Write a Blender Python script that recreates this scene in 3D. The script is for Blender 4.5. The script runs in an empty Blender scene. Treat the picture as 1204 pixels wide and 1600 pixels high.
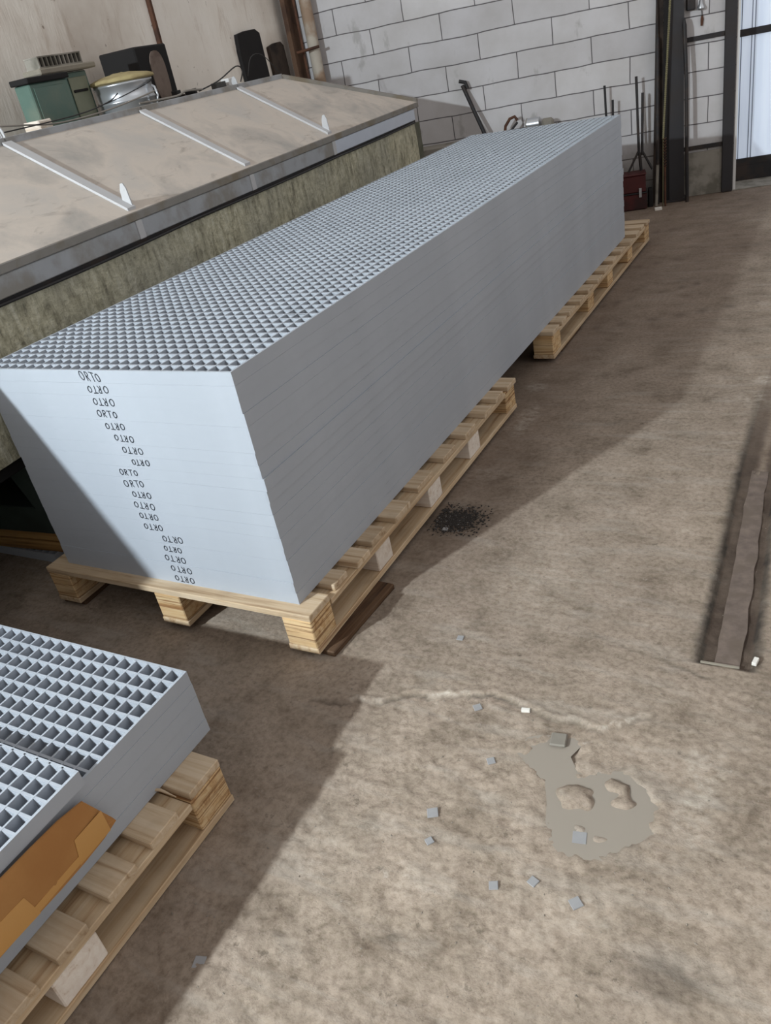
import bpy, bmesh, math, random
from mathutils import Vector, Matrix, noise
R = math.radians
random.seed(7)
C = bpy.context.scene.collection
S = bpy.context.scene

# ------------------------------------------------------------------ camera
CAM = Vector((1.354, -1.482, 1.543)); YAW, PITCH, ROLL, F = -.5858, -.5177, -.2097, 1259.7
cy, sy, cp, sp = math.cos(YAW), math.sin(YAW), math.cos(PITCH), math.sin(PITCH)
fw = Vector((sy*cp, cy*cp, sp)); rt = Vector((cy, -sy, 0)); up = rt.cross(fw)
r2 = math.cos(ROLL)*rt + math.sin(ROLL)*up; u2 = -math.sin(ROLL)*rt + math.cos(ROLL)*up
cd = bpy.data.cameras.new('camera'); cam = bpy.data.objects.new('camera', cd); C.objects.link(cam)
m = Matrix((r2, u2, -fw)).transposed().to_4x4(); m.translation = CAM
cam.matrix_world = m
cd.sensor_fit = 'VERTICAL'; cd.sensor_height = 32.0; cd.sensor_width = 24.0
cd.lens = F/1600*32.0; cd.clip_start = .02; cd.clip_end = 100
S.camera = cam

# ------------------------------------------------------------------ light
w = bpy.data.worlds.new('world'); S.world = w; w.use_nodes = True
bg = w.node_tree.nodes['Background']; bg.inputs[0].default_value = (1.0, .975, .955, 1); bg.inputs[1].default_value = .55
ld = bpy.data.lights.new('flood_lamp', 'POINT'); ld.energy = 1440; ld.color = (.84, .945, 1.0); ld.shadow_soft_size = .055
lo = bpy.data.objects.new('flood_lamp', ld); lo.location = (-1.75, -4.3, 3.0); C.objects.link(lo)
al = bpy.data.lights.new('side_fill_light', 'AREA'); al.energy = 30; al.color = (.97, .98, 1.0); al.shape = 'RECTANGLE'; al.size = 5; al.size_y = 2.2  # unseen area light, added as fill for the faces turned right
ao = bpy.data.objects.new('side_fill_light', al); C.objects.link(ao); ao.location = (6.0, 1.5, 3.6)
ao.rotation_euler = (Vector((-2.2, 1.8, 1.3))-Vector(ao.location)).to_track_quat('-Z', 'Y').to_euler()
S.view_settings.view_transform = 'Standard'; S.view_settings.look = 'None'
S.view_settings.exposure = 0.0; S.view_settings.gamma = 1.0; S.view_settings.use_curve_mapping = False

# ------------------------------------------------------------------ materials
def lin(c):
    return tuple(((v/255)/12.92 if v/255 <= .04045 else ((v/255+.055)/1.055)**2.4) for v in c) + (1,)
class NT:
    def __init__(s, name):
        s.m = bpy.data.materials.new(name); s.m.use_nodes = True
        s.t = s.m.node_tree; s.b = s.t.nodes['Principled BSDF']
    def n(s, typ, **kw):
        x = s.t.nodes.new(typ)
        for k, v in kw.items():
            if k in x.inputs: x.inputs[k].default_value = v
            else: setattr(x, k, v)
        return x
    def l(s, a, b): s.t.links.new(a, b)
    def coord(s, scale=(1, 1, 1), kind='Object', loc=(0, 0, 0)):
        tc = s.n('ShaderNodeTexCoord'); mp = s.n('ShaderNodeMapping')
        mp.inputs['Scale'].default_value = scale; mp.inputs['Location'].default_value = loc
        s.l(tc.outputs[kind], mp.inputs[0]); return mp.outputs[0]
    def noise(s, co, scale, detail=4, rough=.55, dist=0):
        x = s.n('ShaderNodeTexNoise', Scale=scale, Detail=detail, Roughness=rough, Distortion=dist); s.l(co, x.inputs['Vector']); return x.outputs[0]
    def ramp(s, v, stops):
        x = s.n('ShaderNodeValToRGB'); e = x.color_ramp.elements
        while len(e) < len(stops): e.new(.5)
        for i, (p, c) in enumerate(stops):
            e[i].position = p; e[i].color = c if len(c) == 4 else tuple(c)+(1,)
        s.l(v, x.inputs[0]); return x.outputs[0]
    def mix(s, f, a, b, mode='MIX'):
        x = s.n('ShaderNodeMix', data_type='RGBA', blend_type=mode)
        for sock, v in ((x.inputs[0], f), (x.inputs[6], a), (x.inputs[7], b)):
            if hasattr(v, 'is_linked'): s.l(v, sock)
            else: sock.default_value = v
        return x.outputs[2]
    def math(s, op, a, b=0.0):
        x = s.n('ShaderNodeMath', operation=op)
        for sock, v in ((x.inputs[0], a), (x.inputs[1], b)):
            if hasattr(v, 'is_linked'): s.l(v, sock)
            else: sock.default_value = v
        return x.outputs[0]
    def bump(s, h, strength=.4, dist=.01):
        x = s.n('ShaderNodeBump', Strength=strength, Distance=dist); s.l(h, x.inputs['Height']); s.l(x.outputs[0], s.b.inputs['Normal'])
    def done(s, col, rough=.7, metal=0, spec=.4):
        if hasattr(col, 'is_linked'): s.l(col, s.b.inputs['Base Color'])
        else: s.b.inputs['Base Color'].default_value = col
        if hasattr(rough, 'is_linked'): s.l(rough, s.b.inputs['Roughness'])
        else: s.b.inputs['Roughness'].default_value = rough
        s.b.inputs['Metallic'].default_value = metal; s.b.inputs['Specular IOR Level'].default_value = spec
        return s.m
W1 = (1, 1, 1, 1); K0 = (0, 0, 0, 1)

def mat_grp():
    t = NT('grey_fibreglass'); co = t.coord()
    n1 = t.noise(co, 3, 4); base = t.ramp(n1, [(.3, lin((160, 165, 173))), (.7, lin((170, 175, 183)))])
    # scuffs and joint marks running along the moulded edges
    c2 = t.coord((6, 6, 260)); n2 = t.noise(c2, 1, 2); k = t.ramp(n2, [(.0, W1), (.27, W1), (.30, K0)])
    c3 = t.coord((1, 1, 1)); n3 = t.noise(c3, 9, 2); k3 = t.ramp(n3, [(.55, K0), (.62, W1)])
    f = t.mix(1.0, k, k3, 'MULTIPLY'); base = t.mix(t.math('MULTIPLY', f, .6), base, lin((70, 74, 80)))
    c4 = t.coord((4, 4, 60)); n4 = t.noise(c4, 3, 3); k4 = t.ramp(n4, [(.70, K0), (.76, W1)])
    base = t.mix(t.math('MULTIPLY', k4, .12), base, lin((205, 210, 216)))
    n5 = t.noise(co, 160, 2); t.bump(n5, .04, .001)
    return t.done(base, .55, 0, .35)
def mat_wood(name, a, b, dark, along='Y', rough=.75, layered=False):
    t = NT(name)
    sc = {'X': (2, 45, 45), 'Y': (45, 2, 45), 'Z': (45, 45, 2)}[along]
    co = t.coord(sc); n1 = t.noise(co, 1, 4, .6, .6)
    col = t.ramp(n1, [(.3, lin(dark)), (.42, lin(a)), (.62, lin(b)), (.8, lin(a))])
    oi = t.n('ShaderNodeObjectInfo'); v = t.ramp(oi.outputs['Random'], [(0, (.78, .76, .74, 1)), (1, W1)])
    col = t.mix(1.0, col, v, 'MULTIPLY')
    if layered:
        c2 = t.coord((3, 3, 190)); n2 = t.noise(c2, 1.0, 2); k = t.ramp(n2, [(.40, W1), (.46, K0)])
        col = t.mix(t.math('MULTIPLY', k, .75), col, lin((120, 78, 42)))
    g = t.coord((1, 1, 1)); n3 = t.noise(g, 7, 4); k = t.ramp(n3, [(.5, K0), (.75, W1)])
    col = t.mix(t.math('MULTIPLY', k, .35), col, lin((120, 100, 80)))
    t.bump(n1, .3, .003); return t.done(col, rough, 0, .25)
def mat_plain(name, c, rough=.6, metal=0, var=.25, scale=14, dirt=None, spec=.4, bump=.1):
    t = NT(name); co = t.coord(); n = t.noise(co, scale, 4)
    base = t.mix(t.math('MULTIPLY', n, var*1.6), lin(c), lin(tuple(x*.62 for x in c)))
    if dirt:
        n2 = t.noise(co, scale*.5, 5); k = t.ramp(n2, [(.48, K0), (.62, W1)]); base = t.mix(t.math('MULTIPLY', k, .8), base, lin(dirt))
    if bump: t.bump(n, bump, .004)
    return t.done(base, rough, metal, spec)
def mat_floor():
    t = NT('worn_concrete'); co = t.coord()
    big = t.noise(co, .9, 5, .6); mid = t.noise(co, 6, 6, .65); fine = t.noise(co, 60, 5, .7)
    col = t.ramp(mid, [(.28, lin((119, 106, 93))), (.45, lin((153, 140, 126))), (.58, lin((164, 150, 136))), (.75, lin((180, 167, 153)))])
    bt = t.ramp(big, [(.35, (.82, .80, .79, 1)), (.65, (1.04, 1.02, 1.0, 1))]); col = t.mix(1.0, col, bt, 'MULTIPLY')
    ft = t.ramp(fine, [(.32, (.66, .64, .62, 1)), (.55, (1.0, 1.0, 1.0, 1)), (.72, (1.10, 1.10, 1.10, 1))]); col = t.mix(1.0, col, ft, 'MULTIPLY')
    sk = t.ramp(t.noise(co, 34, 4, .65), [(.30, W1), (.37, K0)]); col = t.mix(t.math('MULTIPLY', sk, .55), col, lin((86, 76, 66)))
    sk2 = t.ramp(t.noise(t.coord(loc=(3, 7, 1)), 22, 5, .7), [(.66, K0), (.72, W1)]); col = t.mix(t.math('MULTIPLY', sk2, .4), col, lin((186, 177, 166)))
    sc = t.coord((1.0, 5.0, 1)); st = t.noise(sc, 3.5, 5, .6, .4); k = t.ramp(st, [(.52, K0), (.66, W1)])
    col = t.mix(t.math('MULTIPLY', k, .30), col, lin((172, 164, 154)))
    at = t.n('ShaderNodeVertexColor', layer_name='stain_shade'); sp_ = t.n('ShaderNodeSeparateColor'); t.l(at.outputs[0], sp_.inputs[0])
    br = t.ramp(mid, [(.30, (.6, .6, .6, 1)), (.6, W1)])
    col = t.mix(t.math('MULTIPLY', sp_.outputs[0], br), col, lin((52, 47, 42)))
    wn = t.ramp(t.noise(t.coord((1, 1.6, 1)), 26, 5, .7), [(.40, K0), (.66, W1)])
    col = t.mix(t.math('MULTIPLY', sp_.outputs[1], wn), col, lin((214, 205, 192)))
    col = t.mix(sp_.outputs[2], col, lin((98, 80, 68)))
    h = t.math('ADD', t.math('MULTIPLY', mid, .6), t.math('MULTIPLY', fine, .5)); t.bump(h, .75, .007)
    return t.done(col, .88, 0, .2)
def mat_blockwall():
    t = NT('aerated_block'); tc = t.n('ShaderNodeTexCoord'); sx = t.n('ShaderNodeSeparateXYZ'); cx = t.n('ShaderNodeCombineXYZ')
    t.l(tc.outputs['Object'], sx.inputs[0])
    wob = t.noise(tc.outputs['Object'], 2.2, 2); wv = t.math('MULTIPLY', t.math('SUBTRACT', wob, .5), .03)
    t.l(t.math('ADD', t.math('ADD', sx.outputs[0], .635+.575*10), wv), cx.inputs[0])
    t.l(t.math('ADD', t.math('ADD', sx.outputs[2], .1865*11-.1705-.1865), wv), cx.inputs[1])
    br = t.n('ShaderNodeTexBrick', offset=.5, offset_frequency=2, squash=1.0)
    br.inputs['Scale'].default_value = 1.0; br.inputs['Mortar Size'].default_value = .0042; br.inputs['Mortar Smooth'].default_value = .25
    br.inputs['Brick Width'].default_value = .575; br.inputs['Row Height'].default_value = .1865; br.inputs['Bias'].default_value = 0
    br.inputs['Color1'].default_value = lin((206, 203, 204)); br.inputs['Color2'].default_value = lin((191, 188, 190)); br.inputs['Mortar'].default_value = lin((104, 100, 102))
    t.l(cx.outputs[0], br.inputs['Vector'])
    co = tc.outputs['Object']; n = t.noise(co, 2.6, 5, .6); v = t.ramp(n, [(.35, (.86, .85, .83, 1)), (.62, (1.0, 1.0, 1.0, 1))])
    col = t.mix(1.0, br.outputs['Color'], v, 'MULTIPLY')
    n2 = t.noise(t.coord((1, 1, .45)), 5, 5, .6); k = t.ramp(n2, [(.62, K0), (.68, W1)]); col = t.mix(t.math('MULTIPLY', k, .45), col, lin((140, 136, 132)))
    # grime climbing from the ground
    zz = t.math('SUBTRACT', t.math('ADD', sx.outputs[2], t.math('MULTIPLY', t.math('SUBTRACT', n, .5), .9)), .0)
    g = t.ramp(zz, [(.18, W1), (.52, K0)]); col = t.mix(t.math('MULTIPLY', g, .55), col, lin((118, 110, 98)))
    inv = t.math('SUBTRACT', 1.0, br.outputs['Fac']); t.bump(inv, .6, .006)
    return t.done(col, .9, 0, .15)
def mat_plaster():
    t = NT('old_plaster'); co = t.coord()
    n = t.noise(co, 1.3, 5, .6); col = t.ramp(n, [(.3, lin((206, 194, 182))), (.5, lin((232, 224, 214))), (.7, lin((240, 234, 226)))])
    n2 = t.noise(t.coord((1, 3, .6)), 4, 6, .7, .3); k = t.ramp(n2, [(.56, K0), (.70, W1)]); col = t.mix(t.math('MULTIPLY', k, .32), col, lin((160, 134, 112)))
    n3 = t.noise(co, 16, 3); k3 = t.ramp(n3, [(.70, K0), (.74, W1)]); col = t.mix(t.math('MULTIPLY', k3, .6), col, lin((104, 80, 62)))
    t.bump(n2, .4, .01); return t.done(col, .9, 0, .15)
def mat_moss():
    t = NT('mossy_concrete'); c = t.coord((9, 9, 2.6)); n = t.noise(c, 3.2, 6, .7, .4)
    col = t.ramp(n, [(.30, lin((120, 116, 102))), (.42, lin((182, 176, 152))), (.54, lin((212, 206, 180))), (.68, lin((232, 228, 208)))])
    n2 = t.noise(t.coord(), 2.0, 4); k = t.ramp(n2, [(.42, K0), (.66, W1)]); col = t.mix(t.math('MULTIPLY', k, .55), col, lin((176, 174, 162)))
    n3 = t.noise(t.coord((1, 1, 1.5)), 30, 4, .7); v = t.ramp(n3, [(.3, (.7, .7, .68, 1)), (.6, W1)]); col = t.mix(1.0, col, v, 'MULTIPLY')
    t.bump(t.math('ADD', n, t.math('MULTIPLY', n3, .6)), .9, .02); return t.done(col, .95, 0, .1)
def mat_lid():
    t = NT('dusty_sheet'); co = t.coord(); n = t.noise(co, 2.4, 5, .6, .5)
    col = t.ramp(n, [(.3, lin((168, 162, 156))), (.5, lin((202, 191, 180))), (.68, lin((190, 183, 176)))])
    n2 = t.noise(t.coord((3, 1, 3)), 5, 5, .65, .8); k = t.ramp(n2, [(.58, K0), (.72, W1)]); col = t.mix(t.math('MULTIPLY', k, .4), col, lin((120, 108, 100)))
    t.bump(n2, .15, .01); return t.done(col, .75, 0, .25)

M = dict(
 grp=mat_grp(), floor=mat_floor(), block=mat_blockwall(), plaster=mat_plaster(), moss=mat_moss(), lid=mat_lid(),
 woodY=mat_wood('pine_lengthwise', (196, 168, 134), (212, 190, 160), (158, 126, 94), 'Y'),
 woodX=mat_wood('pine_crosswise', (194, 170, 140), (210, 190, 164), (158, 130, 100), 'X'),
 woodB=mat_wood('laminated_block', (208, 172, 126), (222, 194, 152), (164, 122, 80), 'X', layered=True),
 paleB=mat_wood('pale_block', (230, 216, 202), (240, 230, 218), (204, 182, 160), 'X'),
 oldwood=mat_wood('weathered_plank', (70, 50, 36), (98, 74, 54), (36, 26, 20), 'Y'),
 ochre=mat_wood('ochre_timber', (168, 128, 76), (188, 150, 96), (120, 84, 46), 'X'),
 ink=mat_plain('marker_ink', (34, 38, 46), .6, var=0, bump=0),
 steel=mat_plain('galvanised_steel', (176, 178, 182), .6, .1, .3, 9, (136, 130, 120)),
 strip=mat_plain('bright_strip', (206, 212, 224), .45, .2, .15, 9),
 rib=mat_plain('painted_rib', (196, 195, 196), .65, 0, .15, 8),
 rim=mat_plain('dirty_rim', (146, 142, 136), .8, 0, .3, 10, (124, 112, 92)),
 black=mat_plain('black_steel', (38, 36, 38), .6, 0, .35, 12, (58, 46, 40)),
 grey_col=mat_plain('grey_black_paint', (50, 48, 51), .6, 0, .3, 6, (48, 42, 40)),
 rust=mat_plain('rusty_steel', (96, 62, 44), .8, 0, .4, 20, (58, 38, 30)),
 red=mat_plain('dull_red_paint', (84, 32, 32), .5, 0, .5, 10, (40, 24, 24)),
 green=mat_plain('green_paint', (92, 116, 106), .4, 0, .25, 7, (112, 122, 108), bump=.05),
 dkgreen=mat_plain('dark_green_steel', (58, 70, 64), .55, 0, .4, 8, (40, 46, 42)),
 palegreen=mat_plain('pale_green_panel', (140, 142, 122), .6, 0, .3, 8, (120, 124, 104)),
 alu=mat_plain('aluminium', (206, 208, 212), .32, .75, .2, 5),
 foam=mat_plain('yellowed_foam', (176, 160, 116), .9, 0, .3, 20, (146, 128, 90)),
 soot=mat_plain('sooty_black', (30, 27, 27), .85, 0, .5, 9),
 browndark=mat_plain('dark_brown_board', (70, 58, 50), .85, 0, .5, 12, (34, 28, 26)),
 ovalm=mat_plain('dusty_grille', (128, 112, 102), .8, 0, .35, 18, (96, 80, 72)),
 card=mat_plain('cardboard', (178, 128, 74), .8, 0, .22, 9, (160, 110, 60), bump=.05),
 tape=mat_plain('packing_tape', (196, 146, 82), .3, 0, .1, 6, spec=.6, bump=0),
 white=mat_plain('white_paint', (226, 224, 222), .7, 0, .1, 6),
 pipe=mat_plain('stained_pipe', (190, 180, 166), .7, 0, .3, 8, (140, 112, 88)),
 brick_post=mat_plain('brown_board', (104, 78, 60), .85, 0, .4, 12, (66, 46, 36)),
 concrete=mat_plain('grey_concrete', (156, 150, 140), .9, 0, .3, 12, (100, 96, 86)),
 puddle=None, chip=mat_plain('grey_offcut', (152, 151, 152), .6, 0, .15, 30),
 stone=mat_plain('grey_stone', (134, 128, 118), .7, 0, .2, 30), chipw=mat_plain('white_chip', (232, 228, 220), .6, 0, .05, 30),
 shard=mat_plain('dark_shards', (56, 50, 46), .7, 0, .6, 200), pebble=mat_plain('pebble', (150, 140, 128), .8, 0, .5, 60),
 wire=mat_plain('dark_cable', (40, 38, 38), .5, 0, .1, 10, bump=0), wirel=mat_plain('pale_wire', (150, 144, 136), .5, .3, .1, 10, bump=0),
 yellow=mat_plain('yellowish_thread', (128, 122, 92), .5, .2, .3, 30), slab=mat_plain('pale_slab', (150, 142, 128), .9, 0, .3, 16),
 plate=mat_plain('pinkish_rusty_plate', (134, 118, 108), .9, 0, .8, 26, (100, 88, 78)),
)
t = NT('murky_water'); M['puddle'] = t.done(lin((146, 137, 126)), .32, 0, .3)
t = NT('milky_polycarbonate'); t.b.inputs['Emission Color'].default_value = lin((196, 210, 232)); t.b.inputs['Emission Strength'].default_value = .50
cc = t.coord((1, 1, 1)); nn = t.noise(t.coord((6, 1, .5)), 2, 3); t.l(t.ramp(nn, [(.3, lin((168, 182, 202))), (.7, lin((206, 218, 236)))]), t.b.inputs['Emission Color'])
M['poly'] = t.done(lin((200, 208, 220)), .35)

# ------------------------------------------------------------------ mesh helpers
class MB:
    def __init__(s): s.v = []; s.f = []; s.sm = []
    def add(s, vs, fs, smooth=False):
        o = len(s.v); s.v += [tuple(v) for v in vs]; s.f += [tuple(i+o for i in f) for f in fs]; s.sm += [smooth]*len(fs); return s
    def box(s, x0, x1, y0, y1, z0, z1):
        v = [(x0, y0, z0), (x1, y0, z0), (x1, y1, z0), (x0, y1, z0), (x0, y0, z1), (x1, y0, z1), (x1, y1, z1), (x0, y1, z1)]
        return s.add(v, [(3, 2, 1, 0), (4, 5, 6, 7), (0, 1, 5, 4), (1, 2, 6, 5), (2, 3, 7, 6), (3, 0, 4, 7)])
    def taper(s, x0, x1, y0, y1, z0, z1, dx, dy):
        v = [(x0+dx, y0+dy, z0), (x1-dx, y0+dy, z0), (x1-dx, y1-dy, z0), (x0+dx, y1-dy, z0), (x0, y0, z1), (x1, y0, z1), (x1, y1, z1), (x0, y1, z1)]
        return s.add(v, [(3, 2, 1, 0), (4, 5, 6, 7), (0, 1, 5, 4), (1, 2, 6, 5), (2, 3, 7, 6), (3, 0, 4, 7)])
    def bbox(s, x0, x1, y0, y1, z0, z1, b=.003):   # chamfered box
        bm = bmesh.new(); bmesh.ops.create_cube(bm, size=1)
        for v in bm.verts: v.co = Vector(((x0+x1)/2+v.co.x*(x1-x0), (y0+y1)/2+v.co.y*(y1-y0), (z0+z1)/2+v.co.z*(z1-z0)))
        bmesh.ops.bevel(bm, geom=bm.edges[:], offset=b, segments=1, affect='EDGES')
        bm.verts.ensure_lookup_table(); s.add([v.co for v in bm.verts], [[v.index for v in f.verts] for f in bm.faces]); bm.free(); return s
    def tube(s, pts, r, n=8, cap=True, smooth=True):
        pts = [Vector(p) for p in pts]; rs = r if isinstance(r, (list, tuple)) else [r]*len(pts); rings = []; ref = None
        for i, p in enumerate(pts):
            d = (pts[min(i+1, len(pts)-1)]-pts[max(i-1, 0)]).normalized()
            if ref is None: ref = Vector((0, 0, 1)) if abs(d.z) < .9 else Vector((1, 0, 0))
            a = (ref - d*ref.dot(d)).normalized(); ref = a; b = d.cross(a)
            rings.append([p+(a*math.cos(2*math.pi*k/n)+b*math.sin(2*math.pi*k/n))*rs[i] for k in range(n)])
        vs = [v for rg in rings for v in rg]; fs = []
        for i in range(len(pts)-1):
            for k in range(n): fs.append((i*n+k, i*n+(k+1) % n, (i+1)*n+(k+1) % n, (i+1)*n+k))
        s.add(vs, fs, smooth)
        if cap: s.add(rings[0], [tuple(range(n))[::-1]]); s.add(rings[-1], [tuple(range(n))])
        return s
    def lathe(s, prof, n=28, c=(0, 0, 0)):
        vs = [(c[0]+r*math.cos(2*math.pi*k/n), c[1]+r*math.sin(2*math.pi*k/n), c[2]+z) for r, z in prof for k in range(n)]
        fs = [(i*n+k, i*n+(k+1) % n, (i+1)*n+(k+1) % n, (i+1)*n+k) for i in range(len(prof)-1) for k in range(n)]
        return s.add(vs, fs, True)
    def prism(s, poly, axis, a, b):   # poly of 2D points extruded on axis from a to b
        def P(q, t): return {'x': (t, q[0], q[1]), 'y': (q[0], t, q[1]), 'z': (q[0], q[1], t)}[axis]
        n = len(poly); vs = [P(q, a) for q in poly]+[P(q, b) for q in poly]
        fs = [tuple(range(n))[::-1], tuple(range(n, 2*n))]+[(i, (i+1) % n, n+(i+1) % n, n+i) for i in range(n)]
        return s.add(vs, fs)
    def mesh(s, name, mat):
        me = bpy.data.meshes.new(name); me.from_pydata(s.v, [], s.f)
        me.polygons.foreach_set('use_smooth', s.sm); me.materials.append(mat); me.update()
        bm = bmesh.new(); bm.from_mesh(me); bmesh.ops.recalc_face_normals(bm, faces=bm.faces[:]); bm.to_mesh(me); bm.free()
        return me
    def build(s, name, mat, parent=None, loc=None, rotz=None):
        o = bpy.data.objects.new(name, s.mesh(name, mat)); C.objects.link(o)
        if parent: o.parent = parent
        if loc: o.location = loc
        if rotz is not None: o.rotation_euler = (0, 0, rotz)
        return o
def tag(o, label, cat, group=None, kind=None):
    o['label'] = label; o['category'] = cat
    if group: o['group'] = group
    if kind: o['kind'] = kind
    return o
def thing(name, label, cat, loc=(0, 0, 0), rotz=0, group=None, kind=None):
    o = bpy.data.objects.new(name, None); C.objects.link(o); o.location = loc; o.rotation_euler = (0, 0, rotz)
    o.empty_display_size = .1
    return tag(o, label, cat, group, kind)
def struct(o): o['kind'] = 'structure'; return o

# ------------------------------------------------------------------ frames of the place
WA = R(15); WO = Vector((-.003, 5.865, 0))          # block wall: s along, d out of the wall into the hall
def wl(s, d, z=0): return (WO.x+s*math.cos(WA)+d*math.sin(WA), WO.y+s*math.sin(WA)-d*math.cos(WA), z)
TA = R(4.61); TO = Vector((-1.552, 4.405, 0))        # tank: local y along it, local x outward
TD = Vector((-math.sin(TA), math.cos(TA), 0)); TN = Vector((math.cos(TA), math.sin(TA), 0))
def tl(u, w_, z=0): p = TO+TD*u-TN*w_; return (p.x, p.y, z)
SB = .164                                            # underside of the tall stack

# ------------------------------------------------------------------ floor
def poly_in(x, y, P):
    c = False; n = len(P)
    for i in range(n):
        x1, y1 = P[i]; x2, y2 = P[i-1]
        if (y1 > y) != (y2 > y) and x < (x2-x1)*(y-y1)/(y2-y1)+x1: c = not c
    return c
def seg_d(x, y, a, b):
    ax, ay = a; bx, by = b; t = max(0, min(1, ((x-ax)*(bx-ax)+(y-ay)*(by-ay))/((bx-ax)**2+(by-ay)**2))); return math.hypot(x-ax-t*(bx-ax), y-ay-t*(by-ay))
CR = [(.10, -.20), (.19, -.186), (.33, -.135), (.41, -.09), (.493, -.069), (.60, -.035), (.66, -.03), (.71, -.045), (.76, -.072), (.84, -.055), (.905, -.065), (.96, -.04), (.99, .0), (1.03, .02), (1.10, .10), (1.16, .14), (1.3, .14), (2.2, .1)]
def crack_y(x):
    if x < CR[0][0]: return None
    for (a, b), (c, d) in zip(CR, CR[1:]):
        if a <= x <= c: return b+(d-b)*(x-a)/(c-a)
    return CR[-1][1]
PUD = [(.772, -.165), (.80, -.15), (.86, -.135), (.89, -.15), (.875, -.19), (.90, -.225), (.95, -.205), (1.0, -.19), (1.05, -.215), (1.085, -.255), (1.075, -.30), (1.09, -.325), (1.045, -.375), (.99, -.41), (.93, -.425), (.895, -.40), (.875, -.36), (.865, -.32), (.845, -.27), (.80, -.24), (.765, -.215)]
def ss(a, b, x): t = max(0, min(1, (x-a)/(b-a))); return t*t*(3-2*t)
def pud_d(x, y):
    d = min(seg_d(x, y, PUD[i-1], PUD[i]) for i in range(len(PUD))); return -d if poly_in(x, y, PUD) else d
WATER = -.0075
def jag(x): return noise.noise(Vector((x*14, 3, 1)))*.018+noise.noise(Vector((x*42, 9, 1)))*.010+noise.noise(Vector((x*110, 9, 5)))*.006
def height(x, y):
    v = Vector((x, y, 0)); h = noise.noise(v*1.1)*.004
    rough = 1 - ss(-.25, .6, y)*.75
    h += noise.fractal(v*9, .9, 2.1, 4)*.0022*rough + noise.fractal(Vector((x*26, y*44, 2)), .7, 2, 4)*.0024*rough + noise.fractal(v*70, .8, 2, 2)*.0010*rough
    cyv = crack_y(x)
    if cyv is not None and y > -1.4:
        cyv += jag(x)
        amt = ss(.08, .22, x)*(1-.75*ss(.98, 1.08, x))
        h -= .009*amt*(1-ss(cyv-.006, cyv+.004, y))
        if y < cyv: h += amt*noise.fractal(v*16, .7, 2.2, 4)*.0042
        h += .003*amt*math.exp(-((y-cyv-.008)/.008)**2)
    if .6 < x < 1.3 and -.6 < y < 0:
        d = pud_d(x, y)+noise.noise(v*40)*.010+noise.noise(v*110)*.004
        k = 1-ss(-.012, .010, d); h = h*(1-k)+k*(-.0145)
        if k > .5:
            for cx_, cy_, rr, hh in ((.905, -.285, .060, .018), (.985, -.225, .036, .015), (1.01, -.262, .034, .015), (.935, -.36, .02, .009), (.985, -.375, .024, .009), (.895, -.225, .012, .009)):
                q = math.hypot((x-cx_), (y-cy_)*1.2)+noise.noise(v*45)*.012
                h += hh*(1-ss(rr*.35, rr, q))
        elif d < .03: h += .002
    xl = 1.093-.03*ss(.2, 1.5, y); xr = xl+.118-.01*ss(.2, 1.4, y)
    if .235 < y < 2.6 and xl-.02 < x < xr+.02:
        k = ss(xl-.012, xl+.004, x)*(1-ss(xr-.004, xr+.012, x))*ss(.235, .248, y)*(1-ss(1.0, 1.9, y)); h -= .011*k+.004*k*noise.noise(v*30)
    return h
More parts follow.
